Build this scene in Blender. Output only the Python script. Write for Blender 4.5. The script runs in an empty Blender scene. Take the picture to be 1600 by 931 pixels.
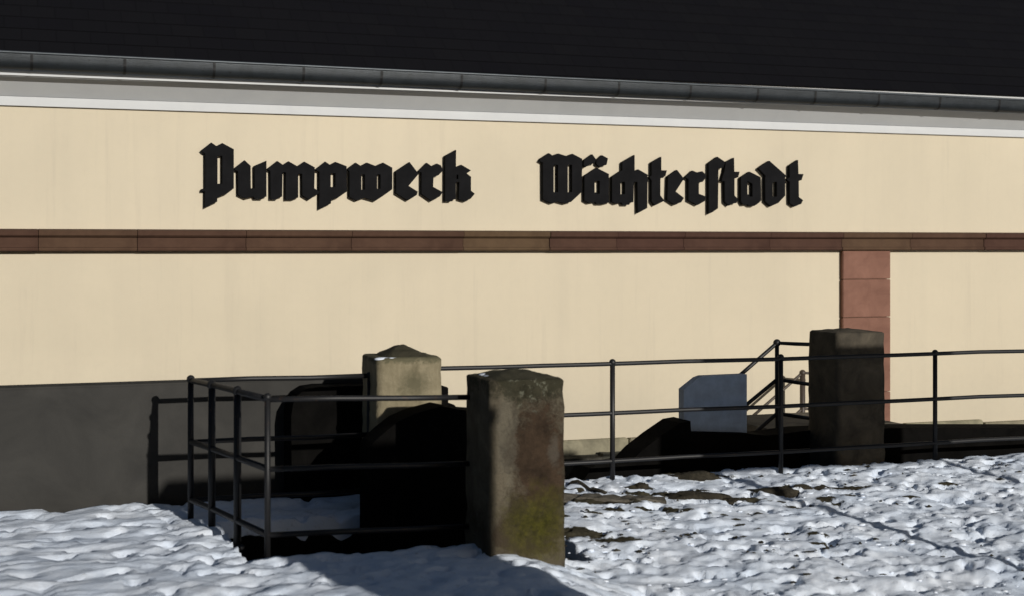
import bpy, bmesh, math, random
from mathutils import Vector, Matrix, noise
from mathutils.geometry import tessellate_polygon

S = bpy.context.scene
C = S.collection
random.seed(7)

# ------------------------------------------------------------------ camera
T = math.radians(20.0)               # the building runs 20 degrees off the view
CT, ST = math.cos(T), math.sin(T)
EYE, F, HX, HY = 1.6, 2256.0, 800.0, 385.0
cam = bpy.data.cameras.new("camera")
cam.sensor_width = 36.0
cam.lens = 36.0 * F / 1600.0
cam.shift_y = -(465.5 - HY) / 1600.0
cam.clip_end = 2000
cam.dof.use_dof = True
cam.dof.focus_distance = 11.5
cam.dof.aperture_fstop = 2.5
co = bpy.data.objects.new("camera", cam)
co.location = (0, 0, EYE)
co.rotation_euler = (math.radians(90), 0, 0)
C.objects.link(co)
S.camera = co

# ------------------------------------------------------------------ sky, sun
SUN_EL = math.radians(16.0)
SUN_AZ = math.radians(33.0)          # light travels this far to the left of the view axis
trav = Vector((-math.sin(SUN_AZ) * math.cos(SUN_EL), math.cos(SUN_AZ) * math.cos(SUN_EL), -math.sin(SUN_EL)))
W = bpy.data.worlds.new("World")
S.world = W
W.use_nodes = True
nt = W.node_tree
sky = nt.nodes.new("ShaderNodeTexSky")
sky.sky_type = 'NISHITA'
sky.sun_disc = False
sky.sun_elevation = SUN_EL
sky.sun_rotation = math.pi - SUN_AZ
sky.altitude = 200
nt.links.new(sky.outputs[0], nt.nodes["Background"].inputs[0])
nt.nodes["Background"].inputs[1].default_value = 0.05
sl = bpy.data.lights.new("sun", 'SUN')
sl.energy = 5.0
sl.angle = math.radians(0.5)
sl.color = (1.0, 0.96, 0.89)
so = bpy.data.objects.new("sun", sl)
so.rotation_euler = trav.to_track_quat('-Z', 'Y').to_euler()
so.location = (20, -35, 12)
C.objects.link(so)
S.view_settings.view_transform = 'Standard'
S.view_settings.look = 'None'
S.view_settings.exposure = -0.50
S.view_settings.gamma = 1.0

# ------------------------------------------------------------------ frame of the place
# a runs along the building (to the right), b away from the street, z up
def rot(a, b, z=0.0):
    return Vector((a * CT - b * ST, a * ST + b * CT, z))

def on(px, py, b):                   # where the sight line meets the upright plane b
    k = (px - HX) / F
    a = b * (ST + k * CT) / (CT - k * ST)
    y = a * ST + b * CT
    return a, EYE - (py - HY) / F * y

def pa(px, b):
    return on(px, HY, b)[0]

# ------------------------------------------------------------------ materials
def mat(name, build):
    m = bpy.data.materials.new(name)
    m.use_nodes = True
    n = m.node_tree
    b = n.nodes["Principled BSDF"]
    build(n, b)
    return m

def nd(n, kind, **kw):
    x = n.nodes.new(kind)
    for k, v in kw.items():
        if k in x.inputs.keys():
            x.inputs[k].default_value = v
        else:
            setattr(x, k, v)
    return x

def coords(n, scale=(1, 1, 1), loc=(0, 0, 0), use='Object'):
    t = nd(n, "ShaderNodeTexCoord")
    m = nd(n, "ShaderNodeMapping")
    m.inputs['Scale'].default_value = scale
    m.inputs['Location'].default_value = loc
    n.links.new(t.outputs[use], m.inputs[0])
    return m.outputs[0]

def nz(n, vec, scale, detail=6, rough=0.6, dist=0.0):
    x = nd(n, "ShaderNodeTexNoise")
    x.inputs['Scale'].default_value = scale
    x.inputs['Detail'].default_value = detail
    x.inputs['Roughness'].default_value = rough
    x.inputs['Distortion'].default_value = dist
    n.links.new(vec, x.inputs['Vector'])
    return x.outputs['Fac']

def ramp(n, fac, stops):
    r = nd(n, "ShaderNodeValToRGB")
    e = r.color_ramp.elements
    while len(e) < len(stops):
        e.new(0.5)
    for el, (p, c) in zip(e, stops):
        el.position = p
        if not isinstance(c, (tuple, list)):
            c = (c, c, c)
        el.color = tuple(c) + (1,)
    n.links.new(fac, r.inputs[0])
    return r.outputs[0]

def mix(n, fac, c1, c2, mode='MIX'):
    m = nd(n, "ShaderNodeMix", data_type='RGBA', blend_type=mode)
    for sock, v in ((m.inputs[0], fac), (m.inputs[6], c1), (m.inputs[7], c2)):
        if isinstance(v, bpy.types.NodeSocket):
            n.links.new(v, sock)
        elif isinstance(v, (tuple, list)):
            sock.default_value = tuple(v) + (1,)
        else:
            sock.default_value = v
    return m.outputs[2]

def math_(n, op, a, b=0.0, clamp=False):
    m = nd(n, "ShaderNodeMath", operation=op, use_clamp=clamp)
    for sock, v in ((m.inputs[0], a), (m.inputs[1], b)):
        if isinstance(v, bpy.types.NodeSocket):
            n.links.new(v, sock)
        else:
            sock.default_value = v
    return m.outputs[0]

def sep(n, vec):
    s = nd(n, "ShaderNodeSeparateXYZ")
    n.links.new(vec, s.inputs[0])
    return s.outputs

def bump(n, b, h, strength=0.3, dist=0.01):
    x = nd(n, "ShaderNodeBump")
    x.inputs['Strength'].default_value = strength
    x.inputs['Distance'].default_value = dist
    n.links.new(h, x.inputs['Height'])
    n.links.new(x.outputs[0], b.inputs['Normal'])

def setc(n, b, c):
    if isinstance(c, (tuple, list)):
        b.inputs['Base Color'].default_value = tuple(c) + (1,)
    else:
        n.links.new(c, b.inputs['Base Color'])

def m_plaster(n, b):
    v = coords(n)
    big = nz(n, v, 0.45, 6, 0.6, 0.4)
    fine = nz(n, v, 14, 8, 0.7)
    streak = nz(n, coords(n, (2.2, 2.2, 0.12)), 1.2, 5)
    c = ramp(n, big, [(0.3, (0.575, 0.512, 0.395)), (0.7, (0.655, 0.58, 0.445))])
    c = mix(n, math_(n, 'MULTIPLY', ramp(n, streak, [(0.48, 0), (0.75, 1)]), 0.20), c, (0.47, 0.42, 0.335))
    c = mix(n, math_(n, 'MULTIPLY', fine, 0.10), c, (0.45, 0.38, 0.28))
    z = sep(n, v)[2]                 # splash dirt near the ground and runs under the ledge (z = 0 at the foot)
    foot = math_(n, 'ADD', ramp(n, math_(n, 'DIVIDE', z, 3.0), [(0.17, 1), (0.5, 0)]), math_(n, 'MULTIPLY', math_(n, 'SUBTRACT', fine, 0.5), 0.6), True)
    c = mix(n, math_(n, 'MULTIPLY', foot, 0.28), c, (0.36, 0.325, 0.26))
    run = nz(n, coords(n, (5, 5, 0.25)), 1.6, 6, 0.7)
    c = mix(n, math_(n, 'MULTIPLY', ramp(n, run, [(0.56, 0), (0.72, 1)]), 0.25), c, (0.44, 0.39, 0.31))
    setc(n, b, c)
    b.inputs['Roughness'].default_value = 0.92
    b.inputs['Specular IOR Level'].default_value = 0.15
    bump(n, b, nz(n, v, 90, 6, 0.7), 0.35, 0.004)

def m_stone(c1, c2, scale=6.0, bs=0.5, bd=0.01, rough=0.9, randomise=0.0, spec=0.2):
    def f(n, b):
        v = coords(n)
        c = ramp(n, nz(n, v, scale, 8, 0.65, 0.5), [(0.3, c1), (0.7, c2)])
        if randomise:
            oi = nd(n, "ShaderNodeObjectInfo")
            h = nd(n, "ShaderNodeHueSaturation")
            n.links.new(c, h.inputs['Color'])
            n.links.new(math_(n, 'ADD', math_(n, 'MULTIPLY', oi.outputs['Random'], 0.04), 0.487), h.inputs['Hue'])
            n.links.new(math_(n, 'ADD', math_(n, 'MULTIPLY', oi.outputs['Random'], randomise), 1 - randomise / 2), h.inputs['Value'])
            c = h.outputs[0]
        setc(n, b, c)
        b.inputs['Roughness'].default_value = rough
        b.inputs['Specular IOR Level'].default_value = spec
        bump(n, b, nz(n, v, scale * 5, 8, 0.7), bs, bd)
    return f

def m_paint(col, rough=0.5, metallic=0.0, spec=0.5, wear=None):
    def f(n, b):
        v = coords(n)
        c = ramp(n, nz(n, v, 8, 6, 0.65), [(0.35, tuple(x * 0.82 for x in col)), (0.65, tuple(x * 1.12 for x in col))])
        if wear:
            c = mix(n, ramp(n, nz(n, v, 22, 6, 0.75), [(0.60, 0), (0.68, 0.8)]), c, wear)
        setc(n, b, c)
        b.inputs['Roughness'].default_value = rough
        b.inputs['Metallic'].default_value = metallic
        b.inputs['Specular IOR Level'].default_value = spec
        bump(n, b, nz(n, v, 60, 5), 0.12, 0.003)
    return f

def m_roof(n, b):
    br = nd(n, "ShaderNodeTexBrick")
    t = nd(n, "ShaderNodeTexCoord")
    n.links.new(t.outputs['UV'], br.inputs['Vector'])
    br.inputs['Color1'].default_value = (0.0075, 0.0075, 0.0092, 1)
    br.inputs['Color2'].default_value = (0.0065, 0.0065, 0.0085, 1)
    br.inputs['Mortar'].default_value = (0.0052, 0.0052, 0.0065, 1)
    br.inputs['Scale'].default_value = 1.0
    br.inputs['Brick Width'].default_value = 0.3
    br.inputs['Row Height'].default_value = 0.2
    br.inputs['Mortar Size'].default_value = 0.006
    setc(n, b, br.outputs['Color'])
    b.inputs['Roughness'].default_value = 0.85
    b.inputs['Specular IOR Level'].default_value = 0.05

def blob(n, v, cx, cz, rx, rz, soft=0.6, scale=5.0, amp=0.7, fine=0.5):
    """a stain with its own ragged outline round (cx, cz) on the pillar's face"""
    s = sep(n, v)
    dx = math_(n, 'DIVIDE', math_(n, 'SUBTRACT', s[0], cx), rx)
    dz = math_(n, 'DIVIDE', math_(n, 'SUBTRACT', s[2], cz), rz)
    d = math_(n, 'SQRT', math_(n, 'ADD', math_(n, 'MULTIPLY', dx, dx), math_(n, 'MULTIPLY', dz, dz)))
    d = math_(n, 'ADD', d, math_(n, 'MULTIPLY', math_(n, 'SUBTRACT', nz(n, v, scale, 10, 0.78, 0.8), 0.5), amp * 2.6))
    d = math_(n, 'ADD', d, math_(n, 'MULTIPLY', math_(n, 'SUBTRACT', nz(n, v, scale * 5, 8, 0.8, 0.5), 0.5), fine * 2))
    return ramp(n, d, [(max(0.0, 1 - soft * .6), 1.0), (1.0, 0.0)])

def m_pillar_near(n, b):
    v = coords(n)
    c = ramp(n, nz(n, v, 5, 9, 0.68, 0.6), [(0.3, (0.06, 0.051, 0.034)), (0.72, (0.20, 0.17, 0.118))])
    st = nz(n, coords(n, (9, 9, 1.1)), 1.6, 7, 0.65, 0.3)
    c = mix(n, math_(n, 'MULTIPLY', ramp(n, st, [(0.45, 0), (0.7, 1)]), 0.55), c, (0.10, 0.08, 0.06))
    red = blob(n, v, 0.055, 0.47, 0.20, 0.40, 0.6, 5.5, 0.6)
    c = mix(n, red, c, ramp(n, nz(n, v, 12, 8, 0.7), [(0.3, (0.022, 0.0145, 0.009)), (0.75, (0.085, 0.055, 0.034))]))
    low = blob(n, v, 0.02, 0.12, 0.3, 0.17, 0.6, 7, 0.6)
    c = mix(n, low, c, (0.062, 0.047, 0.031))
    pale = blob(n, v, -0.12, 0.62, 0.07, 0.28, 0.5, 9, 0.7)
    c = mix(n, math_(n, 'MULTIPLY', pale, 0.40), c, (0.155, 0.14, 0.108))
    run = blob(n, v, 0.145, 0.52, 0.04, 0.10, 0.8, 14, 0.7)
    c = mix(n, math_(n, 'MULTIPLY', run, 0.45), c, (0.12, 0.11, 0.09))
    top = blob(n, v, 0.02, 0.92, 0.28, 0.16, 0.5, 9, 0.7)
    c = mix(n, math_(n, 'MULTIPLY', top, 0.8), c, (0.026, 0.026, 0.014))
    lich = ramp(n, nz(n, v, 26, 7, 0.72), [(0.54, 0), (0.62, 1)])
    lz = blob(n, v, 0.0, 0.86, 0.13, 0.13, 0.4, 8, 0.6)
    c = mix(n, math_(n, 'MULTIPLY', lich, lz), c, (0.17, 0.17, 0.125))
    moss = blob(n, v, 0.06, 0.15, 0.25, 0.23, 1.4, 6, 0.7)
    c = mix(n, math_(n, 'MULTIPLY', moss, 0.92), c, ramp(n, nz(n, v, 40, 6), [(0.3, (0.035, 0.034, 0.005)), (0.7, (0.105, 0.098, 0.012))]))
    sp = ramp(n, nz(n, v, 60, 5, 0.7), [(0.66, 0), (0.72, 1)])
    c = mix(n, math_(n, 'MULTIPLY', sp, 0.35), c, (0.17, 0.155, 0.12))
    setc(n, b, c)
    b.inputs['Roughness'].default_value = 0.93
    b.inputs['Specular IOR Level'].default_value = 0.15
    grain = nz(n, v, 110, 6, 0.8)
    c = mix(n, math_(n, 'MULTIPLY', ramp(n, grain, [(0.5, 0), (0.7, 1)]), 0.3), c, (0.02, 0.017, 0.012))
    setc(n, b, c)
    h = math_(n, 'ADD', nz(n, v, 30, 10, 0.8), math_(n, 'MULTIPLY', red, -0.35))
    bump(n, b, h, 1.0, 0.018)

def m_pillar_far(n, b):
    v = coords(n)
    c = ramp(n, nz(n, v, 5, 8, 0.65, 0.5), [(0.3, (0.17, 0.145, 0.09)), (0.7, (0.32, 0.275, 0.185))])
    st = nz(n, coords(n, (8, 8, 1.0)), 1.5, 6, 0.65, 0.3)
    c = mix(n, math_(n, 'MULTIPLY', ramp(n, st, [(0.45, 0), (0.7, 1)]), 0.6), c, (0.12, 0.10, 0.06))
    sq = blob(n, v, 0.03, 0.77, 0.13, 0.12, 1.2, 7, 0.8)
    c = mix(n, math_(n, 'MULTIPLY', sq, 0.7), c, (0.08, 0.075, 0.045))
    top = blob(n, v, 0.0, 0.95, 0.5, 0.06, 0.6, 10, 0.8)
    c = mix(n, math_(n, 'MULTIPLY', top, 0.7), c, (0.06, 0.06, 0.035))
    setc(n, b, c)
    b.inputs['Roughness'].default_value = 0.93
    b.inputs['Specular IOR Level'].default_value = 0.15
    bump(n, b, nz(n, v, 30, 9, 0.75), 0.6, 0.01)

def m_snow(n, b):
    v = coords(n)
    g = nd(n, "ShaderNodeAttribute", attribute_name="bare")
    c = ramp(n, nz(n, v, 3, 5), [(0.3, (0.72, 0.81, 0.95)), (0.7, (0.84, 0.89, 0.97))])
    grit = ramp(n, nz(n, v, 34, 8, 0.75), [(0.57, 0), (0.66, 1)])
    c = mix(n, math_(n, 'MULTIPLY', grit, 0.35), c, (0.20, 0.19, 0.17))
    bare = math_(n, 'ADD', g.outputs['Fac'], math_(n, 'MULTIPLY', math_(n, 'SUBTRACT', nz(n, v, 24, 8, 0.75), 0.5), 0.9))
    bm = ramp(n, bare, [(0.48, 0), (0.62, 1)])
    soil = ramp(n, nz(n, v, 30, 8, 0.7), [(0.3, (0.022, 0.02, 0.013)), (0.7, (0.085, 0.075, 0.05))])
    c = mix(n, bm, c, soil)
    setc(n, b, c)
    b.inputs['Roughness'].default_value = 0.95
    b.inputs['Specular IOR Level'].default_value = 0.04
    bump(n, b, nz(n, v, 45, 8, 0.75), 0.45, 0.012)

M = {
    'plaster': mat('cream_plaster', m_plaster),
    'white': mat('white_wood', m_stone((0.53, 0.545, 0.56), (0.58, 0.595, 0.605), 3, 0.15, 0.003, 0.7)),
    'zinc': mat('zinc', m_paint((0.062, 0.072, 0.082), 0.42, 0.35, 0.5, (0.035, 0.038, 0.04))),
    'zinc_dark': mat('zinc_strap', m_paint((0.02, 0.021, 0.023), 0.5, 0.2)),
    'roof': mat('black_slate', m_roof),
    'brown': mat('brown_sandstone', m_stone((0.056, 0.028, 0.019), (0.090, 0.048, 0.032), 5, 0.4, 0.006, 0.85, 0.45)),
    'red': mat('red_sandstone', m_stone((0.17, 0.085, 0.062), (0.25, 0.13, 0.095), 5, 0.4, 0.006)),
    'plinth': mat('plinth_stone', m_stone((0.13, 0.115, 0.085), (0.30, 0.26, 0.19), 4, 0.7, 0.02, 0.95, 0.4)),
    'letter': mat('black_letter_paint', m_paint((0.0105, 0.0105, 0.0115), 0.95, 0, 0.06)),
    'iron': mat('black_iron_paint', m_paint((0.012, 0.012, 0.013), 0.5, 0, 0.4, (0.05, 0.028, 0.018))),
    'iron_worn': mat('brown_iron', m_paint((0.06, 0.045, 0.035), 0.5, 0, 0.4, (0.10, 0.07, 0.05))),
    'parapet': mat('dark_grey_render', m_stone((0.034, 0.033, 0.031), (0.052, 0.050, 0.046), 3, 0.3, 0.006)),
    'shade_black': mat('shade_black_stone', m_stone((0.0025, 0.0024, 0.0023), (0.0065, 0.006, 0.0055), 5, 0.6, 0.012, 0.95, 0, 0.04)),  # near-black stone with the shade put into its colour
    'pit': mat('dark_pit_stone', m_stone((0.005, 0.0047, 0.0043), (0.011, 0.010, 0.009), 5, 0.6, 0.012, 0.95, 0, 0.04)),  # even, near-black stone of the pit
    'panel': mat('grey_panel_paint', m_paint((0.30, 0.38, 0.51), 0.6, 0, 0.3)),
    'pnear': mat('stained_sandstone', m_pillar_near),
    'pfar': mat('olive_sandstone', m_pillar_far),
    'pright': mat('shade_dark_sandstone', m_stone((0.03, 0.026, 0.02), (0.105, 0.088, 0.064), 5, 0.6, 0.012)),  # darker pillar stone, part of the right pillar's shade is in this colour
    'cap': mat('dark_cap_stone', m_stone((0.028, 0.026, 0.016), (0.075, 0.068, 0.045), 9, 0.7, 0.012)),
    'snow': mat('trodden_snow', m_snow),
    'cleansnow': mat('snow_dust', m_stone((0.70, 0.77, 0.88), (0.82, 0.86, 0.93), 8, 0.4, 0.01, 0.95, 0, 0.04)),
    'soil': mat('frozen_soil', m_stone((0.018, 0.016, 0.011), (0.07, 0.06, 0.042), 18, 0.9, 0.02)),
    'yard': mat('yard_soil', m_stone((0.05, 0.047, 0.04), (0.11, 0.10, 0.085), 2, 0.8, 0.03)),
    'blocker': mat('blocker_render', m_stone((0.20, 0.18, 0.15), (0.30, 0.27, 0.22), 3, 0.5, 0.01)),
    'moss': mat('moss_clump', m_stone((0.02, 0.024, 0.012), (0.06, 0.062, 0.03), 20, 0.9, 0.02)),
}

# ------------------------------------------------------------------ mesh helpers
def link(name, bm, m, parent=None, org=None, smooth=False):
    """mesh given in (a, b, z) -> object; org = the (a, b, z) its own origin sits at"""
    me = bpy.data.meshes.new(name)
    if org is None:
        org = parent['org'] if parent is not None and 'org' in parent.keys() else (0, 0, 0)
    org = Vector(org)
    bmesh.ops.translate(bm, verts=bm.verts, vec=-org)
    bmesh.ops.recalc_face_normals(bm, faces=bm.faces)
    if smooth:
        for f in bm.faces:
            f.smooth = True
    bm.to_mesh(me)
    bm.free()
    me.materials.append(m)
    o = bpy.data.objects.new(name, me)
    C.objects.link(o)
    if parent is None:
        o.location = rot(*org)
        o.rotation_euler = (0, 0, T)
        o['org'] = tuple(org)
    else:
        root = parent
        porg = Vector(parent['org'])
        o.parent = parent
        o.location = org - porg
        o['org'] = tuple(org)
    return o

def tag(o, label=None, cat=None, group=None, kind=None):
    if label: o['label'] = label
    if cat: o['category'] = cat
    if group: o['group'] = group
    if kind: o['kind'] = kind
    return o

def thing(name, a, b, z, label, cat, group=None):
    o = bpy.data.objects.new(name, None)
    o.empty_display_size = 0.2
    o.location = rot(a, b, z)
    o.rotation_euler = (0, 0, T)
    o['org'] = (a, b, z)
    C.objects.link(o)
    return tag(o, label, cat, group)

def box(bm, a0, a1, b0, b1, z0, z1):
    vs = [bm.verts.new(p) for p in ((a0, b0, z0), (a1, b0, z0), (a1, b1, z0), (a0, b1, z0),
                                    (a0, b0, z1), (a1, b0, z1), (a1, b1, z1), (a0, b1, z1))]
    for f in ((0, 1, 2, 3), (4, 5, 6, 7), (0, 1, 5, 4), (1, 2, 6, 5), (2, 3, 7, 6), (3, 0, 4, 7)):
        bm.faces.new([vs[i] for i in f])
    return vs

def boxm(*args, bev=0.0):
    bm = bmesh.new()
    box(bm, *args)
    if bev:
        bmesh.ops.bevel(bm, geom=bm.edges[:], offset=bev, segments=2, affect='EDGES')
    return bm

def tube(bm, pts, r, n=10, cap=True):
    pts = [Vector(p) for p in pts]
    rings = []
    for i, p in enumerate(pts):
        d = (pts[min(i + 1, len(pts) - 1)] - pts[max(i - 1, 0)]).normalized()
        up = Vector((0, 0, 1)) if abs(d.z) < 0.9 else Vector((1, 0, 0))
        x = d.cross(up).normalized()
        y = d.cross(x).normalized()
        rings.append([bm.verts.new(p + r * (math.cos(t) * x + math.sin(t) * y))
                      for t in (2 * math.pi * j / n for j in range(n))])
    for r0, r1 in zip(rings, rings[1:]):
        for j in range(n):
            bm.faces.new((r0[j], r0[(j + 1) % n], r1[(j + 1) % n], r1[j]))
    if cap:
        bm.faces.new(rings[0])
        bm.faces.new(rings[-1])

def ball(bm, p, r, sx=1, sy=1, sz=1):
    bmesh.ops.create_uvsphere(bm, u_segments=12, v_segments=8, radius=r,
                              matrix=Matrix.Translation(Vector(p)) @ Matrix.Diagonal((sx, sy, sz, 1)))

def prism(bm, poly, holes, b0, b1):
    """poly / holes are (a, z) outlines, extruded from b0 to b1"""
    loops = [poly] + list(holes)
    flat = [p for l in loops for p in l]
    tris = tessellate_polygon([[Vector((x, z, 0)) for x, z in l] for l in loops])
    fr = [bm.verts.new((x, b0, z)) for x, z in flat]
    bk = [bm.verts.new((x, b1, z)) for x, z in flat]
    for t in tris:
        try:
            bm.faces.new([fr[i] for i in t])
            bm.faces.new([bk[i] for i in reversed(t)])
        except ValueError:
            pass
    k = 0
    for l in loops:
        n = len(l)
        for i in range(n):
            j = (i + 1) % n
            bm.faces.new((fr[k + i], fr[k + j], bk[k + j], bk[k + i]))
        k += n

def fbm(x, y, z, s, o=4):
    return noise.fractal(Vector((x, y, z)) * s, 0.9, 2.1, o)

# ================================================================== GROUND
YARD = -0.95
PIT = (1.25, 3.15, 7.36, 8.40)       # a0 a1 b0 b1 of the open pit
NOTCH = 2.60
EDGE = 9.12                          # the terrace ends at the right hand railing

def axis(segs):
    out = [segs[0][0]]
    for lo, hi, n in segs:
        out += [lo + (hi - lo) * (i + 1) / n for i in range(n)]
    return out

def lie(a, b):
    """the ground right of the nearest pillar rises gently towards the railing"""
    t = min(1.0, max(0.0, (a - 2.5) / 0.7))
    return -0.09 * min(3.2, max(0.0, 9.0 - b)) * t * t * (3 - 2 * t)

def snow_height(a, b):
    h = 0.022 * fbm(a, b, 0, 1.3, 3) + 0.014 * fbm(a + 9, b, 3, 3.2, 4) + 0.008 * fbm(a, b + 5, 7, 10, 5) * (0.3 + max(0.0, fbm(a + 40, b, 2, 1.1, 2)) * 2.2)
    c = fbm(a + 3, b + 2, 1, 6.5, 3)
    h += 0.016 * max(0.0, c)
    h += 0.012 * max(0.0, min(1.0, fbm(a + 1.7, b * 1.4, 6, 5.0, 4) * 6 + .5))
    p = fbm(a + 13, b + 22, 4, 7.5, 2)
    if p > 0.28:                     # trodden hollows
        h -= min(0.036, (p - 0.28) * 0.26)
    return h + lie(a, b)

# bare patches: (px, py, half length, half width) on the ground as they lie
BARE = [(930, 785, .30, .045), (1060, 775, .42, .050), (1110, 778, .16, .055), (1214, 768, .15, .05), (1145, 778, .07, .04),
        (1250, 763, .08, .03), (1000, 764, .06, .03), (910, 768, .16, .020), (1080, 742, .30, .05),
        (1318, 762, .16, .05), (1285, 763, .07, .03), (900, 835, .18, .10), (975, 845, .16, .06), (1240, 790, .05, .035),
        (1060, 800, .10, .022), (960, 798, .07, .05), (1180, 802, .05, .03), (1290, 778, .07, .05)]
def ground_at(px, py, z=0.0):
    y = (EYE - z) * F / (py - HY)
    x = (px - HX) / F * y
    a, b = x * CT + y * ST, -x * ST + y * CT
    if z == 0.0:
        for _ in range(6):
            a, b = ground_at(px, py, lie(a, b) or 1e-9)
    return a, b
BARE_AB = [ground_at(px, py) + (l * 1.25, w * 1.3) for px, py, l, w in BARE] + [
    ground_at(random.uniform(900, 1500), random.triangular(745, 860, 775)) + (random.uniform(.03, .12), random.uniform(.02, .05)) for _ in range(20)]

def bareness(a, b):
    v = 0.0
    for ca, cb, l, w in BARE_AB:
        dx, dy = a - ca, b - cb
        # long patches lie across the view, which is turned 20 degrees against a
        x, y = dx * CT - dy * ST, dx * ST + dy * CT
        q = (x / l) ** 2 + (y / w) ** 2
        if q < 4:
            v = max(v, math.exp(-q * 0.8))
    n = fbm(a + 31, b + 17, 2, 2.6, 4) * 0.5 + fbm(a, b, 5, 9, 3) * 0.5
    return v * 0.9 + max(0.0, n) * 0.42

def make_snow():
    aa = axis([(-120, -20, 6), (-20, -3, 10), (-3, 0.6, 50), (0.6, PIT[0], 24), (PIT[0], NOTCH, 50), (NOTCH, PIT[1], 18),
               (PIT[1], 7.4, 250), (7.4, 12, 40), (12, 30, 10), (30, 150, 6)])
    bb = axis([(-150, -20, 6), (-20, 3, 8), (3, 5.6, 16), (5.6, PIT[2], 95), (PIT[2], PIT[3], 60), (PIT[3], EDGE, 42)])
    bm = bmesh.new()
    lay = bm.verts.layers.float.new("bare")
    g = {}
    def rim(i, j):
        return False
    for i, a in enumerate(aa):
        for j, b in enumerate(bb):
            h = snow_height(a, b) if (-4 < a < 13 and b > 3) else lie(a, b)
            v = bm.verts.new((a, b, h))
            v[lay] = bareness(a, b) if (2.7 < a < 9 and b > 5.4) else max(0.0, fbm(a, b, 2, 2.6, 4)) * 0.3
            g[i, j] = v
    for i in range(len(aa) - 1):
        for j in range(len(bb) - 1):
            ca, cb = (aa[i] + aa[i + 1]) / 2, (bb[j] + bb[j + 1]) / 2
            if PIT[0] < ca < PIT[1] and PIT[2] < cb < PIT[3] or NOTCH < ca < PIT[1] and cb > PIT[3]:
                continue
            bm.faces.new((g[i, j], g[i + 1, j], g[i + 1, j + 1], g[i, j + 1]))
    # skirts that carry the snow down over the pit rim and the terrace edge
    for e in [e for e in bm.edges if len(e.link_faces) == 1]:
        p, q = e.verts
        if max(abs(p.co.x), abs(q.co.x)) > 60 or min(p.co.y, q.co.y) < -60:
            continue
        p2 = bm.verts.new(p.co - Vector((0, 0, 0.10)))
        q2 = bm.verts.new(q.co - Vector((0, 0, 0.10)))
        bm.faces.new((p, q, q2, p2))
    o = link('snowy_ground', bm, M['snow'], smooth=True)
    tag(o, kind='structure')
make_snow()

bm = bmesh.new()
box(bm, -400, 400, -300, 700, YARD - 0.4, YARD)
tag(link('lower_yard', bm, M['yard']), kind='structure')

bm = bmesh.new()                      # masonry that holds the terrace up, round the pit and along the edge
def terrace_bm():
    m = bmesh.new()
    box(m, -60, NOTCH - .21, EDGE - .3, EDGE - .005, YARD, -0.045)
    box(m, PIT[1] + .26, 60, EDGE - .3, EDGE - .005, YARD, -0.045)
    return m
a0, a1, b0, b1 = PIT
for q in ((a0 - .25, a0 - .004, b0 - .25, b1 + .25), (a1 + .004, a1 + .25, b0 - .25, EDGE)):
    box(bm, *q, YARD, -0.045 if q[0] < a0 else -0.55)
box(bm, a0, 2.4, b0 - .25, b0 - .004, YARD, -0.045)
box(bm, a0, NOTCH - .004, b1 + .004, b1 + .25, YARD, -0.045)
box(bm, NOTCH - .2, NOTCH - .004, b1 + .26, EDGE, YARD, -0.045)
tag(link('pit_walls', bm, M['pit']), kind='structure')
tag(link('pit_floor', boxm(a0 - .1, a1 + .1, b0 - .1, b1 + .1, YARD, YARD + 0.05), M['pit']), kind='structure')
tag(link('terrace_edge', terrace_bm(), M['shade_black']), kind='structure')

# ================================================================== PUMP HOUSE
BW = 13.9
A0, A1 = -14.0, 26.0
house = thing('pump_house', 5.0, BW, YARD, 'cream plastered pump house with brown ledge, white eaves and black slate roof', 'building')
link('wall', boxm(A0, A1, BW, BW + 9.0, YARD, 3.35), M['plaster'], house)
Z_FR0, Z_SOF, P_EAVE = 2.876, 3.147, 0.25
link('frieze', boxm(A0, A1, BW - .035, BW - .003, Z_FR0, 2.959), M['white'], house)
bm = bmesh.new()                      # sloping boxed eave between frieze and fascia
pr = [(BW - .036, 2.962), (BW - P_EAVE, Z_SOF), (BW - P_EAVE, Z_SOF + .02), (BW - .003, Z_SOF + .02), (BW - .003, 2.962)]
l0 = [bm.verts.new((A0, x, z)) for x, z in pr]
l1 = [bm.verts.new((A1, x, z)) for x, z in pr]
for k in range(5):
    bm.faces.new((l0[k], l0[(k + 1) % 5], l1[(k + 1) % 5], l1[k]))
bm.faces.new(l0)
bm.faces.new(l1)
link('soffit', bm, M['white'], house)
link('fascia', boxm(A0, A1, BW - P_EAVE - .03, BW - P_EAVE - .003, Z_SOF - .008, Z_SOF + .19), M['white'], house)

link('drip_trim', boxm(A0, A1, BW - P_EAVE - .06, BW - P_EAVE - .032, Z_SOF - .026, Z_SOF - .009), M['white'], house)

def gutter_z(a):                      # falls slightly to the right
    return 3.300 - (a - 1.7) * 0.0042
gb = BW - P_EAVE - 0.105
bm = bmesh.new()
prof = [(-0.075, 0.0), (-0.075, -.012)] + [(0.070 * math.cos(t), -0.055 - 0.083 * math.sin(t))
        for t in (math.pi - math.pi * i / 14 for i in range(15))] + [(0.070, 0.0)]
secs = axis([(A0, A1, 40)])
outer = [[bm.verts.new((a, gb + x, gutter_z(a) + z)) for x, z in prof] for a in secs]
for s0, s1 in zip(outer, outer[1:]):
    for j in range(len(prof) - 1):
        bm.faces.new((s0[j], s0[j + 1], s1[j + 1], s1[j]))
bmesh.ops.solidify(bm, geom=bm.faces[:], thickness=0.004)
tube(bm, [(a, gb - .074, gutter_z(a) + .004) for a in secs], 0.013, 10)
gut = link('gutter', bm, M['zinc'], house, smooth=True)
pxs = [335, 475, 597, 722, 853, 968, 1080, 1185, 1275]
ga = [pa(p, gb - .08) for p in pxs]
step = (ga[-1] - ga[0]) / 8
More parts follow.
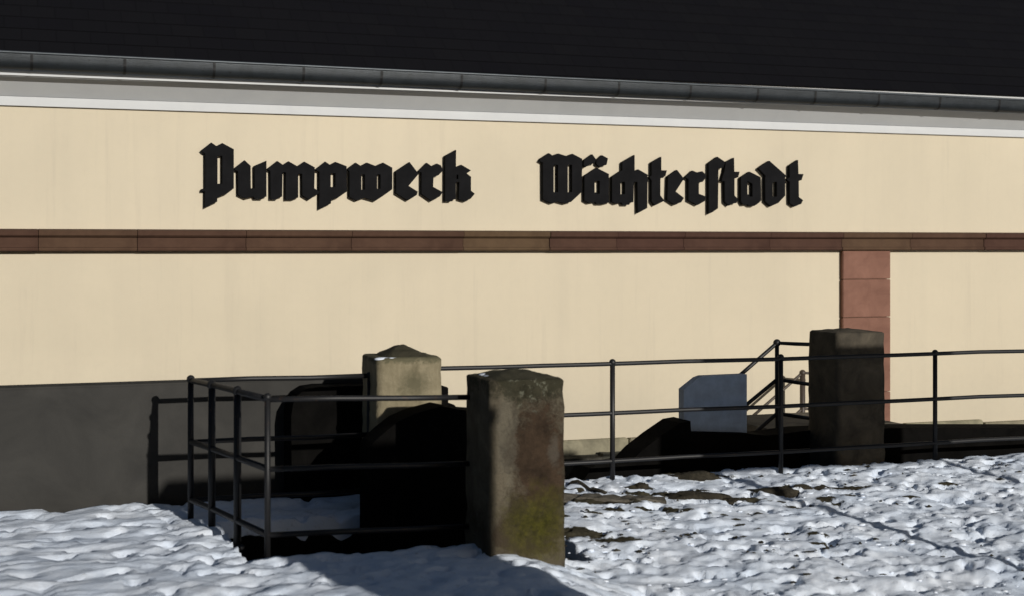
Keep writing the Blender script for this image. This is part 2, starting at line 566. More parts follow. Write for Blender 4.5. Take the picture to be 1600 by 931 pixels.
ga = [ga[0] - step * k for k in (3, 2, 1)] + ga + [ga[-1] + step * k for k in (1, 2, 3, 4)]
for a in ga:
    bm = bmesh.new()
    w = 0.012
    pr = [(x * 1.06, z * 1.03 - .001) for x, z in prof[:-1]]
    l0 = [bm.verts.new((a - w, gb + x, gutter_z(a) + z)) for x, z in pr]
    l1 = [bm.verts.new((a + w, gb + x, gutter_z(a) + z)) for x, z in pr]
    for j in range(len(pr) - 1):
        bm.faces.new((l0[j], l0[j + 1], l1[j + 1], l1[j]))
    bmesh.ops.solidify(bm, geom=bm.faces[:], thickness=0.003)
    link('gutter_bracket', bm, M['zinc_dark'], gut)

# roof: courses of slate, each a hair proud of the one above
bm = bmesh.new()
uv = bm.loops.layers.uv.new()
pitch = math.radians(40)
run = 7.0
nrow = 45
rb0, rz0 = BW - P_EAVE - .05, 3.322
L = run / math.cos(pitch) / nrow
nv = Vector((0, -math.sin(pitch), math.cos(pitch)))
dv = Vector((0, math.cos(pitch), math.sin(pitch)))
for r in range(nrow):
    p0 = Vector((0, rb0, rz0)) + dv * (L * r) + nv * 0.007
    p1 = Vector((0, rb0, rz0)) + dv * (L * (r + 1)) + nv * 0.002
    q0 = Vector((0, rb0, rz0)) + dv * (L * r)
    vs = [bm.verts.new((a, p.y, p.z)) for p in (q0, p0, p1) for a in (A0 - .3, A1 + .3)]
    for f in ((0, 1, 3, 2), (2, 3, 5, 4)):
        fc = bm.faces.new([vs[i] for i in f])
        for lp in fc.loops:
            lp[uv].uv = (lp.vert.co.x, (lp.vert.co.y - rb0) / math.cos(pitch))
top = Vector((0, rb0, rz0)) + dv * (L * nrow)
bk = [(A0 - .3, 2 * top.y - rb0, rz0), (A1 + .3, 2 * top.y - rb0, rz0), (A1 + .3, top.y, top.z), (A0 - .3, top.y, top.z)]
bm.faces.new([bm.verts.new(p) for p in bk])
for a in (A0 - .02, A1 + .02):
    bm.faces.new([bm.verts.new(p) for p in ((a, rb0, rz0), (a, 2 * top.y - rb0, rz0), (a, top.y, top.z))])
bm.faces.new([bm.verts.new(p) for p in ((A0 - .3, rb0, rz0 - .003), (A1 + .3, rb0, rz0 - .003), (A1 + .3, BW, rz0 - .003), (A0 - .3, BW, rz0 - .003))])
link('roof', bm, M['roof'], house)

# ledge of separate stones
LB = BW - 0.11
LZ0, LZ1 = 1.553, 1.745
joints = [-230, -90, 60, 215, 385, 550, 725, 860, 965, 1070, 1205, 1318, 1425, 1540, 1660, 1790]
ja = [A0] + [pa(p, LB) for p in joints] + [A1]
for x0, x1 in zip(ja, ja[1:]):
    d = random.uniform(-.006, .006)
    bm = bmesh.new()
    f = LB + d
    pr = [(BW - .003, LZ0), (f + .02, LZ0), (f + .012, LZ0 + .012), (f + .012, LZ0 + .032), (f + .03, LZ0 + .037), (f + .03, LZ1 - .066),
          (f + .004, LZ1 - .060), (f - .012, LZ1 - .045), (f - .012, LZ1), (BW - .003, LZ1 + .012)]
    l0 = [bm.verts.new((x0 + .0025, x, z)) for x, z in pr]
    l1 = [bm.verts.new((x1 - .0025, x, z)) for x, z in pr]
    for j in range(len(pr)):
        k = (j + 1) % len(pr)
        bm.faces.new((l0[j], l0[k], l1[k], l1[j]))
    bm.faces.new(l0)
    bm.faces.new(l1)
    link('ledge_stone', bm, M['brown'], house, org=(x0, BW, LZ0))

# red pilaster under the ledge, at the right
pl0 = pa(1317.5, BW - .06)
zz = YARD + .5
while zz < LZ0 - .02:
    z1 = min(zz + .42, LZ0 - .004)
    link('pilaster_stone', boxm(pl0 + random.uniform(-.004, .004), pl0 + .62, BW - .06, BW - .003, zz + .003, z1 - .003, bev=.006),
         M['red'], house, org=(pl0, BW, zz))
    zz += .42

# plinth stones
zp = on(900, 690, BW - .10)[1]
x = A0
while x < A1 - .3:
    w = random.uniform(.6, 1.1)
    h = zp + random.uniform(-.025, .02)
    link('plinth_stone', boxm(x + .006, min(x + w, A1) - .006, BW - .10 + random.uniform(-.012, .012), BW - .003, YARD, h, bev=.012),
         M['plinth'], house, org=(x, BW, YARD))
    x += w

# ================================================================== LETTERING
def R1(p): return (300 + p[0] * .14375, 210 + p[1] * .14375)
def R2(p): return (520 + p[0] * .15, 210 + p[1] * .15)
def R3(p): return (830 + p[0] * .14375, 220 + p[1] * .14375)
def R4(p): return (1040 + p[0] * .14375, 220 + p[1] * .14375)
def G(r, *pts): return [r(p) for p in pts]

pump = [
 ('P', [G(R1, (100,178),(210,92),(265,130),(330,98),(455,165),(455,590),(375,650),(275,690),(275,735),(140,800),(142,622),(104,622),(104,598),(145,590),(145,212),(122,200))],
  [G(R1, (278,238),(330,238),(330,540),(278,540))]),
 ('u', [G(R1, (464,372),(475,360),(572,285),(638,345),(640,590),(682,590),(680,345),(810,290),(810,680),(775,690),(770,705),(685,705),(668,678),(585,700),(503,660),(500,405),(464,388))], []),
 ('m', [G(R1, (822,375),(928,293),(990,335),(1050,296),(1145,350),(1222,300),(1335,362),(1330,590),(1385,625),(1370,655),(1345,665),(1275,712),(1200,665),(1198,432),(1155,432),(1155,690),(1100,712),(1018,712),(1020,415),(985,415),(980,680),(945,690),(930,708),(855,708),(852,400),(822,387))], []),
 ('p', [G(R1, (1345,382),(1450,300),(1500,335)) + G(R2, (28,290),(145,335),(145,600),(60,660),(5,682)) + G(R1, (1512,715),(1510,755),(1385,816),(1385,405),(1360,402))],
  [G(R1, (1508,425),(1560,425),(1560,575),(1508,575))]),
 ('w', [G(R2, (155,372),(170,348),(240,298),(290,332),(355,298),(445,332),(525,298),(620,350),(620,575),(530,640),(445,695),(330,662),(250,692),(176,655),(174,388))],
  [G(R2, (298,420),(335,420),(335,578),(298,578)), G(R2, (462,420),(498,420),(498,570),(462,570))]),
 ('e', [G(R2, (660,385),(800,292),(895,415),(790,540),(885,600),(875,635),(785,690),(660,615))], []),
 ('r', [G(R2, (890,390),(980,300),(1030,335),(1085,308),(1125,325),(1150,380),(1100,430),(1050,445),(1045,550),(1145,605),(1115,650),(1030,696),(925,622),(925,400))], []),
 ('k', [G(R2, (1172,226),(1285,165),(1283,345),(1340,320),(1440,380),(1395,410),(1440,445),(1440,590),(1480,622),(1435,675),(1380,700),(1335,685),(1312,680),(1318,500),(1283,500),(1280,680),(1245,685),(1240,700),(1170,700))],
  [G(R2, (1288,425),(1308,425),(1308,468),(1288,468))]),
]
waech = [
 ('W', [G(R3, (90,218),(105,195),(195,138),(232,165),(295,142),(385,170),(450,145),(555,200),(550,560),(435,668),(370,685),(285,662),(225,682),(130,640),(128,240))],
  [G(R3, (245,265),(292,265),(292,562),(245,562)), G(R3, (398,265),(445,265),(445,562),(398,562))]),
 ('a with two dots', [G(R3, (580,385),(712,298),(845,365),(845,660),(860,672),(790,690),(715,690),(700,668),(630,680),(580,650)),
        G(R3, (578,212),(665,150),(705,205),(690,250),(640,260),(590,293),(570,265)),
        G(R3, (712,215),(770,160),(835,195),(820,265),(785,275),(750,290),(708,255))],
  [G(R3, (690,440),(745,440),(745,580),(690,580))]),
 ('c joined to h', [G(R3, (880,395),(970,335),(992,325),(992,235),(1125,158),(1125,335),(1165,315),(1280,380),(1265,387),(1262,735),(1160,790),(1155,450),(1115,450),(1112,670),(1070,680),(1065,700),(995,700),(985,672),(920,688),(880,665))],
  [G(R3, (972,450),(1020,450),(1020,585),(972,585))]),
 ('t', [G(R3, (1310,238),(1415,178),(1415,325),(1475,325),(1460,385),(1430,408),(1405,408),(1405,598),(1450,655),(1400,680),(1345,706),(1310,660),(1310,435),(1285,400),(1310,380))], []),
 ('e', [G(R4, (28,390),(125,320),(200,415),(110,555),(200,625),(170,672),(100,698),(20,645))], []),
 ('r', [G(R4, (215,400),(295,328),(345,350),(400,335),(435,370),(440,400),(405,450),(362,458),(362,580),(440,610),(425,660),(350,702),(250,650),(250,420))], []),
 ('long s', [G(R4, (470,246),(565,178),(650,235),(625,300),(575,300),(570,738),(510,780),(470,798))], []),
 ('t', [G(R4, (655,235),(745,188),(748,340),(805,340),(790,400),(750,415),(750,598),(790,640),(770,680),(715,690),(690,710),(645,665),(642,445),(608,440),(620,400),(640,335))], []),
 ('a', [G(R4, (820,402),(915,340),(1035,400),(1040,655),(1000,690),(965,712),(920,712),(895,695),(845,700),(820,660))],
  [G(R4, (890,440),(945,470),(945,610),(890,610))]),
 ('d', [G(R4, (1010,302),(1065,262),(1130,222),(1320,390),(1300,400),(1300,600),(1225,680),(1145,716),(1085,660),(1082,412),(1088,385))],
  [G(R4, (1165,450),(1210,450),(1210,610),(1165,610))]),
 ('t', [G(R4, (1350,272),(1440,212),(1445,365),(1500,365),(1480,430),(1448,440),(1450,615),(1495,650),(1475,690),(1400,718),(1352,680),(1350,450),(1318,425),(1350,400))], []),
]
def lettering(glyphs, label):
    b0, b1 = BW - 0.062, BW - 0.012
    allp = [on(x, y, b0) for _, os_, _ in glyphs for o in os_ for x, y in o]
    a_mid = (min(p[0] for p in allp) + max(p[0] for p in allp)) / 2
    z_mid = min(p[1] for p in allp)
    root = thing('wall_lettering', a_mid, BW, z_mid, label, 'sign', 'black letters on the pump house wall')
    for ch, outs, holes in glyphs:
        bm = bmesh.new()
        for i, o in enumerate(outs):
            prism(bm, [on(x, y, b0) for x, y in o], [[on(x, y, b0) for x, y in h] for h in holes] if i == 0 else [], b0, b1)
            # a hidden stud that carries the letter on the wall
            if i == 0:
                cx, cz = on(sum(p[0] for p in o) / len(o), sum(p[1] for p in o) / len(o), b0)
        box(bm, cx - .012, cx + .012, b1 + .001, BW - .002, cz - .012, cz + .012)
        bmesh.ops.dissolve_limit(bm, angle_limit=0.02, verts=bm.verts, edges=bm.edges)
        l = link('letter', bm, M['letter'], root, org=(cx, BW, cz))
        l['label'] = 'black blackletter ' + ch
lettering(pump, 'black blackletter word Pumpwerk, the left word on the cream wall')
lettering(waech, 'black blackletter word Wächterstadt, the right word on the cream wall')

# ================================================================== PILLARS
def pillar(name, a, b, s, zbase, zsh, zap, inset, m, mcap, label, seed, snow=False, taper=.012):
    root = thing(name, a, b, zbase, label, 'pillar', 'square stone pillars of the railing')
    bm = bmesh.new()
    n, rings = 9, 26
    side = [-1 + 2 * i / n for i in range(n)]
    sq = [(t, -1) for t in side] + [(1, t) for t in side] + [(-t, 1) for t in side] + [(-1, -t) for t in side]
    def rc(x, y, r=.1):              # round the corners of the unit square
        dx, dy = max(abs(x) - (1 - r), 0), max(abs(y) - (1 - r), 0)
        l = math.hypot(dx, dy)
        if dx > 0 and dy > 0:
            x = math.copysign((1 - r) + dx / l * min(l, r), x)
            y = math.copysign((1 - r) + dy / l * min(l, r), y)
        return x, y
    prev = None
    zs = [zbase + (zsh - zbase) * i / rings for i in range(rings + 1)]
    scl = [1.0] * len(zs)
    zs += [zsh + .008, zsh + .014]
    scl += [.975, .93]
    for z, k in zip(zs, scl):
        h = s / 2 + taper * (zsh - z) / 2
        ring = []
        for x, y in sq:
            x, y = rc(x, y)
            p = Vector((a + x * h * k, b + y * h * k, z))
            d = fbm(p.x + seed, p.y, p.z, 7, 4) * .005 + fbm(p.x, p.y + seed, p.z, 28, 3) * .003
            cor = min(abs(x), abs(y))
            if cor > .8:
                d -= max(0, fbm(seed, x + y * 3, p.z, 12, 3)) * .012
            p.x += x * d
            p.y += y * d
            p.z += fbm(p.x, p.y, seed, 9, 3) * .004 if z > zsh - .05 else 0
            ring.append(bm.verts.new(p))
        if prev:
            for j in range(len(sq)):
                bm.faces.new((prev[j], prev[(j + 1) % len(sq)], ring[(j + 1) % len(sq)], ring[j]))
        prev = ring
    bm.faces.new(prev)
    link('shaft', bm, m, root, org=(a, b, 0.0), smooth=True)
    # cap: a shallow weathered pyramid
    bm = bmesh.new()
    h = s / 2 * inset
    prev = None
    for t in range(9):
        k = 1 - t / 8 * .9
        z = zsh + .004 + (zap - zsh) * (t / 8) ** .85
        if t == 0:
            z = zsh + .006
        ring = []
        for x, y in sq:
            x, y = rc(x, y, .14)
            p = Vector((a + x * h * k, b + y * h * k, z))
            p.z += fbm(p.x * 1, p.y, seed, 16, 4) * .008
            p.x += x * fbm(p.x, p.y, seed + 4, 11, 3) * .01
            ring.append(bm.verts.new(p))
        if prev:
            for j in range(len(sq)):
                bm.faces.new((prev[j], prev[(j + 1) % len(sq)], ring[(j + 1) % len(sq)], ring[j]))
        prev = ring
    bm.faces.new(prev)
    link('cap', bm, mcap, root, org=(a, b, 0.0), smooth=True)
    return root

NP = (rx, ry) = (2.666, 7.285)
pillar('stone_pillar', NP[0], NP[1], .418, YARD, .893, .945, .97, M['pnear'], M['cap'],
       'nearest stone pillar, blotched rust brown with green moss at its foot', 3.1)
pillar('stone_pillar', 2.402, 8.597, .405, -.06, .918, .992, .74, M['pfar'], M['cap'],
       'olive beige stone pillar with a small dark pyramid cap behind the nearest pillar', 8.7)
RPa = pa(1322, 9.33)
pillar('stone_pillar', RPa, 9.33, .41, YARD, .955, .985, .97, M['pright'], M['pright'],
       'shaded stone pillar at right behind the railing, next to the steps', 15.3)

# snow on the shoulder of the far pillar
bm = bmesh.new()
ball(bm, (2.402 - .165, 8.597 - .165, .925), .05, 1.0, .55, .22)
ball(bm, (2.402 - .11, 8.597 - .178, .925), .04, 1.1, .4, .22)
tag(link('snow_patch', bm, M['cleansnow'], org=(2.25, 8.43, .925), smooth=True),
    'thin white snow patch on the shoulder of the pillar with the dark pyramid cap', 'snow')
bm = bmesh.new()
ball(bm, (NP[0] - .13, NP[1] + .0, .905), .055, .8, 1.5, .2)
ball(bm, (NP[0] - .10, NP[1] + .09, .910), .05, 1.5, 1.0, .2)
tag(link('snow_patch', bm, M['cleansnow'], org=(NP[0] - .15, NP[1], .9), smooth=True),
    'thin white snow patch on top of the nearest stone pillar', 'snow')

# ================================================================== RAILINGS
def post(root, a, b, z0, z1, r=.018, head=True):
    bm = bmesh.new()
    tube(bm, [(a, b, z0), (a, b, z1)], r, 10)
    if head:
        ball(bm, (a, b, z1), r * 1.35)
    ball(bm, (a, b, z0 + .004), r * 1.9, 1, 1, .5)
    return link('post', bm, M['iron'], root, org=(a, b, z0), smooth=True)

def rail(root, pts, r=.015, m='iron'):
    bm = bmesh.new()
    # long bars are never dead straight
    full = []
    for p, q in zip(pts, pts[1:]):
        p, q = Vector(p), Vector(q)
        n = max(2, int((q - p).length / .35))
        for i in range(n):
            v = p.lerp(q, i / n)
            v.z += fbm(v.x, v.y, 9, 1.2, 2) * .008
            full.append(v)
    full.append(Vector(pts[-1]))
    tube(bm, full, r, 10)
    return link('rail', bm, M[m], root, org=tuple(pts[0]), smooth=True)

HS = (.815, .455, .115)               # rail heights
bN, bB = 7.43, 8.60
cN, cB = pa(418, bN), pa(298, bB)
enc = thing('pit_railing', (cN + cB) / 2, (bN + bB) / 2, 0, 'black pipe railing with three bars guarding the dark pit on three sides', 'railing', 'black pipe railings')
aP = pa(577, bB)
post(enc, cB, bB, -.03, .825, .018)
for px, zt in ((331, .81), (371, .81)):
    # posts along the side of the pit
    k = (px - 298) / (418 - 298)
    t = k * 1.0
    for _ in range(12):              # settle on the side line
        bq = bB + (bN - bB) * t
        aq = cB + (cN - cB) * t
        v = rot(aq, bq)
        e = (HX + v.x / v.y * F) - px
        t -= e / 120.0
    post(enc, aq, bq, -.03, .82, .021)
post(enc, cN, bN, -.03, .825, .016)
post(enc, aP, bB - .0, -.03, .815, .016)
for h in HS:
    rail(enc, [(aP, bB, h - .003), (cB, bB, h)])
    rail(enc, [(cB, bB, h), (cN, bN, h)], .017)
    rail(enc, [(cN, bN, h), (NP[0] - .17, bN, h - .03)])
bR = 9.05
a957, a1220 = pa(957, bR), pa(1220, bR)
sp = a1220 - a957
rr = thing('terrace_railing', a1220, bR, 0, 'long black pipe railing along the snowy edge, right of the nearest pillar', 'railing', 'black pipe railings')
for k in range(0, 6):
    post(rr, a957 + sp * k, bR, -.05, .81, .0175)
for h in (.80, .462, .135):
    rail(rr, [(2.45, bR, h), (a957 + sp * 5, bR, h)])

# ================================================================== LEFT: parapet, shadow-shaped block and shade-blackened steps
zt = on(276, 597, 9.22)[1]
AP = 2.62
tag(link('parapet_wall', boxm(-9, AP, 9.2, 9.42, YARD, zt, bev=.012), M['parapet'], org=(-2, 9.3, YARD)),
    'low dark grey parapet wall behind the pit railing at left', 'wall')

b0 = 8.95  # black block added where a cast shadow lies on the parapet
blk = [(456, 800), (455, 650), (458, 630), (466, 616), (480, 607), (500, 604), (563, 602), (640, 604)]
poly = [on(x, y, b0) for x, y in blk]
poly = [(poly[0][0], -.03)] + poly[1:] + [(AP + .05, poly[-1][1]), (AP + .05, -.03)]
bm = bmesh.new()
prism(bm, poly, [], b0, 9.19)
tag(link('shadow_block', bm, M['shade_black'], org=(2.2, b0, 0)), 'black block added in the shape of a shadow on the dark grey parapet, with a rounded top corner', 'shadow block')
pw = 8.10  # black wall added to stand for the shade on the pillar foot
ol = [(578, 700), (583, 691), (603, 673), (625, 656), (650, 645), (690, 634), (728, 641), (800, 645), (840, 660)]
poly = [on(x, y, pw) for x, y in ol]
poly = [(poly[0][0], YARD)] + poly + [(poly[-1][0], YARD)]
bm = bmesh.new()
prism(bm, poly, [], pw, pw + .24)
tag(link('stair_side_wall', bm, M['shade_black'], org=(2.5, pw, YARD)), 'black sloping wall added in place of shade, in the pit in front of the pillar with the small pyramid cap', 'wall')
steps = thing('stone_steps', 3.2, 9.9, YARD, 'steps coloured black for shade, going down to the right behind the two nearer pillars', 'steps')
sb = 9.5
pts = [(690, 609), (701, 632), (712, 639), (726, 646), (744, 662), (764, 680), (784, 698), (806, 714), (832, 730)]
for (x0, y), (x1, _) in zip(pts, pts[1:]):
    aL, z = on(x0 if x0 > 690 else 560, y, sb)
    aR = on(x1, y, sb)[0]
    link('step', boxm(aL + .001, aR - .001, sb, sb + .9, YARD, z, bev=.006), M['shade_black'], steps, org=(aL, sb, YARD))

# ================================================================== RIGHT: steps to the yard
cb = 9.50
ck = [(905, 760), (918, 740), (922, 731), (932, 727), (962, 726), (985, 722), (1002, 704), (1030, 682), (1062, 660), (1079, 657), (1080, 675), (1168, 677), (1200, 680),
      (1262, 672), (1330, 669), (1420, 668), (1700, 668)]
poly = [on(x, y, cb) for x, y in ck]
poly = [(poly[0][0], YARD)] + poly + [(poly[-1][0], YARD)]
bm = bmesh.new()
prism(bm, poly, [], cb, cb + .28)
tag(link('stair_side_wall', bm, M['shade_black'], org=(5, cb, YARD)), 'sloping side wall of the steps at right, coloured black for shade, behind the railing', 'wall')

pb = 9.60
pn = [(1068.5, 690), (1068.5, 608), (1091, 590), (1099, 587), (1167, 584), (1167, 690)]
bm = bmesh.new()
prism(bm, [on(x, y, pb) for x, y in pn], [], pb, pb + .085)
bmesh.ops.bevel(bm, geom=[e for e in bm.edges if abs(e.verts[0].co.y - e.verts[1].co.y) < 1e-6 and len(e.link_faces) == 2 and e.calc_face_angle(0) > 1], offset=.004, segments=1, affect='EDGES')
tag(link('grey_panel', bm, M['panel'], org=(on(1118, 690, pb)[0], pb, on(1118, 690, pb)[1])),
    'smooth blue grey panel with a cut off top left corner, standing on the black wall', 'panel')

hb = 9.86
hr = thing('stair_handrail', pa(1214, hb), hb, -.1, 'black three-bar stair handrail bending level beside the shaded right pillar', 'handrail', 'stair handrails')
def P(px, py, b):
    a, z = on(px, py, b)
    return (a, b, z)
for y0, y1, xl, yl in ((535, 537, 1072, 660), (592, 600, 1080, 704), (645, 653, 1168, 686)):
    rail(hr, [P(1272, y1, hb), P(1214, y0, hb), P(xl, yl, hb)], .0155)
a, z = on(1214, 535, hb)
bm = bmesh.new(); tube(bm, [(a, hb, YARD), (a, hb, z)], .017); ball(bm, (a, hb, z), .03)
link('post', bm, M['iron'], hr, org=(a, hb, YARD), smooth=True)
a, z = on(1120, 622, hb)
bm = bmesh.new(); tube(bm, [(a, hb, YARD), (a, hb, z)], .017)
link('post', bm, M['iron'], hr, org=(a, hb, YARD), smooth=True)
hb2 = 13.6
h2 = thing('stair_handrail', pa(1252, hb2), hb2, -.1, 'brownish stair handrail close to the cream wall, sloping up to a post', 'handrail', 'stair handrails')
rail(h2, [P(1290, 585, hb2), P(1254, 582, hb2), P(1150, 672, hb2)], .016, 'iron_worn')
rail(h2, [P(1290, 640, hb2), P(1254, 638, hb2), P(1216, 672, hb2)], .016, 'iron_worn')
a, z = on(1254, 582, hb2)
bm = bmesh.new(); tube(bm, [(a, hb2, YARD), (a, hb2, z)], .03); ball(bm, (a, hb2, z), .036)
link('post', bm, M['iron_worn'], h2, org=(a, hb2, YARD), smooth=True)
st = thing('stone_steps', pa(1230, 10), 10.0, YARD, 'worn brown steps rising to the right between the two stair handrails', 'steps')
for i in range(7):
    x0 = 1088 + i * 21
    a0_, z0_ = on(x0, 742 - i * 11.5, 9.85)
    a1_ = on(x0 + 21 if i < 6 else 1420, 700, 9.85)[0]
    link('step', boxm(a0_ + .002, a1_ - .002, 9.80, 10.9, YARD, z0_, bev=.008), M['plinth'], st, org=(a0_, 9.80, YARD))

# rough foot course in front of the plinth
M['foot'] = mat('rough_foot_stone', m_stone((0.03, 0.03, 0.024), (0.11, 0.105, 0.085), 9, 0.9, 0.03, 0.95, 0.4))
x = 1.0
while x < 9.0:
    w = random.uniform(.28, .62)
    h = on(900, 708, 13.68)[1] + random.uniform(-.06, .03)
    bm = boxm(x + .008, x + w - .008, 13.66 + random.uniform(-.03, .02), 13.78, YARD, h)
    bmesh.ops.subdivide_edges(bm, edges=bm.edges[:], cuts=3, use_grid_fill=True)
    for v in bm.verts:
        v.co += Vector((fbm(v.co.x, v.co.z, 3, 7, 3), fbm(v.co.x, v.co.z, 8, 6, 3) - .5, fbm(v.co.x, v.co.y, 5, 8, 3))) * .022
    link('foot_stone', bm, M['foot'], house, org=(x, 13.7, YARD))
    x += w

# ================================================================== things on the snow
def clod(px, py, l, w, h, seed, name='earth_clod', label=None, m='soil'):
    ca, cbb = ground_at(px, py)
    l, w, h = l * 1.2, w * 1.25, h * 1.5
    bm = bmesh.new()
    bmesh.ops.create_icosphere(bm, subdivisions=3, radius=1)
    for v in bm.verts:
        n = v.co.normalized()
        k = 1 + fbm(n.x + seed, n.y, n.z, 1.6, 4) * .35 + fbm(n.x, n.y + seed, n.z, 5, 3) * .12
        x, y, z = n.x * l * k, n.y * w * k, n.z * h * k
        v.co = (ca + x * CT + y * ST, cbb - x * ST + y * CT, snow_height(ca, cbb) + z - h * .25)
    o = link(name, bm, M[m], org=(ca, cbb, 0), smooth=True)
    return tag(o, label, 'earth clod', 'clods of frozen earth in the snow')
clod(1088, 778, .17, .06, .022, 1, label='long dark clod of frozen earth in the middle of the snow right of the pillar')
clod(1210, 767, .15, .05, .026, 2, label='dark clod of frozen earth in the snow below the right railing post')
clod(1002, 763, .045, .03, .018, 3, label='small dark clod in the snow just right of the left railing post foot')
clod(1146, 778, .05, .04, .022, 4, label='small pointed dark clod right of the long earth clod')
clod(1252, 763, .06, .025, .016, 5, label='thin dark clod in the snow under the shaded right pillar')
clod(1316, 763, .11, .06, .03, 6, label='brown clod of earth at the right end of the snow')
clod(1284, 762, .05, .03, .018, 7, label='small dark clod just left of the brown clod at the right end of the snow')
ca, cbb = ground_at(948, 781)
kb = thing('kerb_stone', ca, cbb, lie(ca, cbb), 'long flat grey brown kerb stone in the snow just right of the nearest pillar', 'kerb stone')
bm = bmesh.new()
L0, W0 = .38, .06
gx = axis([(-1, 1, 16)])
grid = {}
for i, x in enumerate(gx):
    for j, (y, z) in enumerate(((-1, -.05), (-1, .012), (-.86, .020), (0, .022), (.86, .020), (1, .012), (1, -.05))):
        ax, ay = x * L0, y * W0 * (1 + .25 * fbm(x * 2, y, 3, 2, 3))
        px_, py_ = ca + ax * CT + ay * ST, cbb - ax * ST + ay * CT
        grid[i, j] = bm.verts.new((px_, py_, snow_height(px_, py_) * .5 + lie(px_, py_) * .5 + z + .008 * fbm(px_, py_, z, 15, 3)))
for i in range(len(gx) - 1):
    for j in range(6):
        bm.faces.new((grid[i, j], grid[i + 1, j], grid[i + 1, j + 1], grid[i, j + 1]))
M['kerb'] = mat('kerb_stone', m_stone((0.05, 0.044, 0.034), (0.15, 0.135, 0.11), 9, 0.8, 0.015))
link('slab', bm, M['kerb'], kb)
ta, tb = ground_at(886, 757)
tc, td = ground_at(946, 773)
bm = bmesh.new()
tube(bm, [(ta + (tc - ta) * t, tb + (td - tb) * t + .012 * math.sin(t * 5), snow_height(ta + (tc - ta) * t, tb + (td - tb) * t) + .012 + .01 * math.sin(t * 4)) for t in (0, .15, .3, .45, .6, .75, .9, 1)], .011, 7)
tag(link('fallen_stick', bm, M['soil'], org=(ta, tb, 0), smooth=True), 'dark fallen stick lying in the snow between the nearest pillar and the kerb stone', 'stick')
clod(1085, 745, .13, .05, .03, 9, label='mossy clod of earth at the snow edge under the blue grey panel')

# loose lumps of snow and grit, too many to count
bm = bmesh.new()
base = bmesh.new()
bmesh.ops.create_icosphere(base, subdivisions=1, radius=1)
bv = [v.co.copy() for v in base.verts]
bf = [[v.index for v in f.verts] for f in base.faces]
base.free()
for i in range(700):
    a, b = random.uniform(2.9, 9.5), random.uniform(6.0, 9.05)
    if fbm(a, b, 12, 1.6, 2) < -.1:
        continue
    s = random.uniform(.006, .022) * (1 if random.random() < .9 else 1.7)
    z = snow_height(a, b)
    r = [random.uniform(.6, 1.3) for _ in range(3)]
    vs = [bm.verts.new((a + v.x * s * r[0] * 1.3 * random.uniform(.8, 1.2), b + v.y * s * r[1] * random.uniform(.8, 1.2), z + (v.z * .35) * s * r[2])) for v in bv]
    for f in bf:
        bm.faces.new([vs[k] for k in f])
tag(link('snow_lumps', bm, M['cleansnow'], smooth=True), 'loose lumps of trodden snow right of the nearest pillar', 'snow', kind='stuff')

bm = bmesh.new()
for i in range(480):                  # dead leaves and crumbs of earth
    a, b = random.uniform(2.9, 8.5), random.uniform(6.0, 9.0)
    if fbm(a + 5, b, 1, 1.4, 3) < -.05:
        continue
    n = random.choice((5, 6, 7))
    r0 = random.uniform(.007, .03) * (1.6 if random.random() < .08 else 1)
    z = snow_height(a, b) + .004
    t0 = random.uniform(0, 6.3)
    el = random.uniform(.4, .8)
    ring = []
    for k in range(n):
        q = 2 * math.pi * k / n
        rr_ = r0 * random.uniform(.7, 1.25)
        x, y = rr_ * math.cos(q), rr_ * math.sin(q) * el
        ring.append(bm.verts.new((a + x * math.cos(t0) - y * math.sin(t0), b + x * math.sin(t0) + y * math.cos(t0), z + random.uniform(0, .006))))
    c = bm.verts.new((a, b, z + random.uniform(.006, .016)))
    for k in range(n):
        bm.faces.new((ring[k], ring[(k + 1) % n], c))
tag(link('leaf_litter', bm, M['soil']), 'dark dead leaves and crumbs of earth scattered over the snow', 'litter', kind='stuff')

# ================================================================== unseen blockers added on the street side to throw the shade
def blocker_wall(x0, x1, y, h, label):  # unseen wall, added only to shade the pit and its snow
    # given in plain x, y; stands parallel to the building
    p, q = Vector((x0, y)), Vector((x1, y))
    a0 = p.x * CT + p.y * ST
    b0 = -p.x * ST + p.y * CT
    w = (x1 - x0) / CT
    root = thing('blocker_wall', a0, b0, 0, label, 'wall')
    link('wall', boxm(a0, a0 + w, b0 - .15, b0 + .15, -.1, h - .08), M['blocker'], root)
    link('coping', boxm(a0 - .02, a0 + w + .02, b0 - .18, b0 + .18, h - .08 + .001, h, bev=.012), M['plinth'], root)
bx0, by0 = 4.0, 6.0  # unseen board, added to shade the right pillar, panel and steps
ba, bb_ = bx0 * CT + by0 * ST, -bx0 * ST + by0 * CT
bw = 1.95 / CT
bd = thing('blocker_board', ba, bb_, -.3, 'added unseen wooden board on two posts in the snow at right, casting shade', 'shade board')
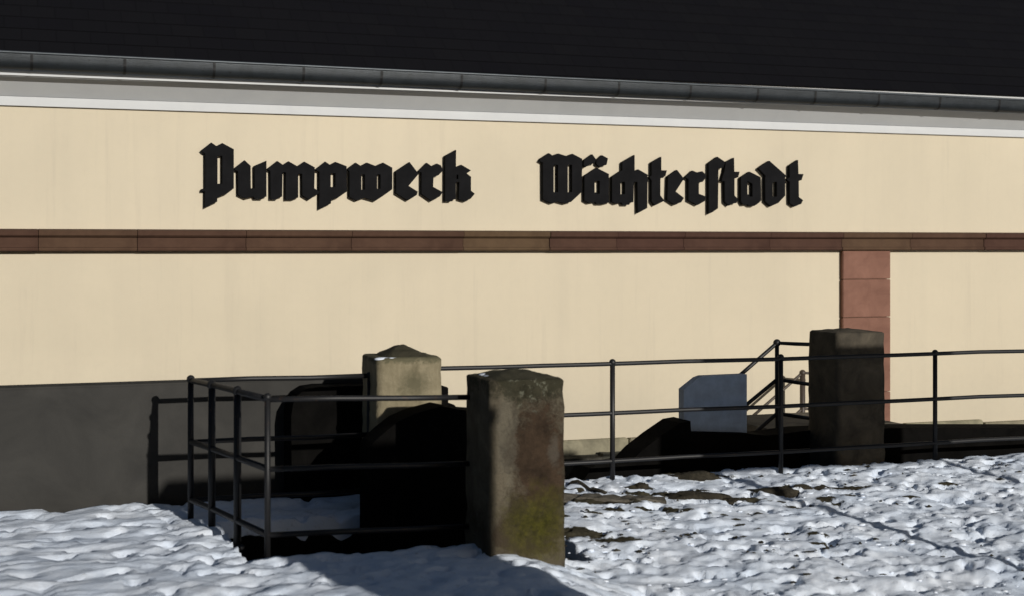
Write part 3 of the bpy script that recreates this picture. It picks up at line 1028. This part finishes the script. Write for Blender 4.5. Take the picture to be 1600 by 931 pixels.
M['board'] = mat('board_wood', m_stone((0.10, 0.07, 0.045), (0.18, 0.13, 0.085), 5, 0.4, 0.006))
link('board', boxm(ba, ba + bw, bb_ - .03, bb_ + .03, 1.42, 2.24), M['board'], bd)
link('board_roof', boxm(ba - .05, ba + bw + .05, bb_ - .09, bb_ + .09, 2.242, 2.27), M['board'], bd)
for x in (ba + .12, ba + bw - .12):
    link('post', boxm(x - .03, x + .03, bb_ + .032, bb_ + .09, -.5, 2.24), M['board'], bd)
blocker_wall(2.1, 2.97, 2.4, 2.35, 'added unseen wall stub on the snow beside the photographer, casting shade')

house2 = thing('blocker_house', -16, -16, 0, 'added unseen brick house behind the photographer, cutting the sky light', 'building')  # unseen house, added to cut sky light and deepen the shadows
M['brick'] = mat('dark_brick', m_stone((0.06, 0.035, 0.026), (0.11, 0.065, 0.048), 4, 0.4, 0.01))
M['pane'] = mat('window_glass', m_paint((0.02, 0.025, 0.03), 0.1, 0, 0.5))
hx0, hx1, hy0, hy1 = -48.0, 3.6, -19.0, -9.0
link('wall', boxm(hx0, hx1, hy0, hy1, -.3, 12.4), M['brick'], house2)
bm = bmesh.new()
ridge = (hy0 + hy1) / 2
vs = [bm.verts.new(p) for p in ((hx0 - .3, hy0 - .4, 12.41), (hx1 + .3, hy0 - .4, 12.41), (hx1 + .3, hy1 + .4, 12.41), (hx0 - .3, hy1 + .4, 12.41), (hx0 - .3, ridge, 17), (hx1 + .3, ridge, 17))]
for f in ((0, 1, 2, 3), (0, 1, 5, 4), (2, 3, 4, 5), (0, 3, 4), (1, 2, 5)):
    bm.faces.new([vs[i] for i in f])
link('roof', bm, M['roof'], house2)
for k in range(16):
    for fl in range(4):
        x = hx0 + 2 + k * 3.2
        w = link('window', boxm(x, x + 1.1, hy1 + .001, hy1 + .05, 1.2 + fl * 2.9, 2.9 + fl * 2.9), M['white'], house2, org=(x, hy1, 1.2 + fl * 2.9))
        link('pane', boxm(x + .08, x + 1.02, hy1 + .051, hy1 + .06, 1.28 + fl * 2.9, 2.82 + fl * 2.9), M['pane'], w)
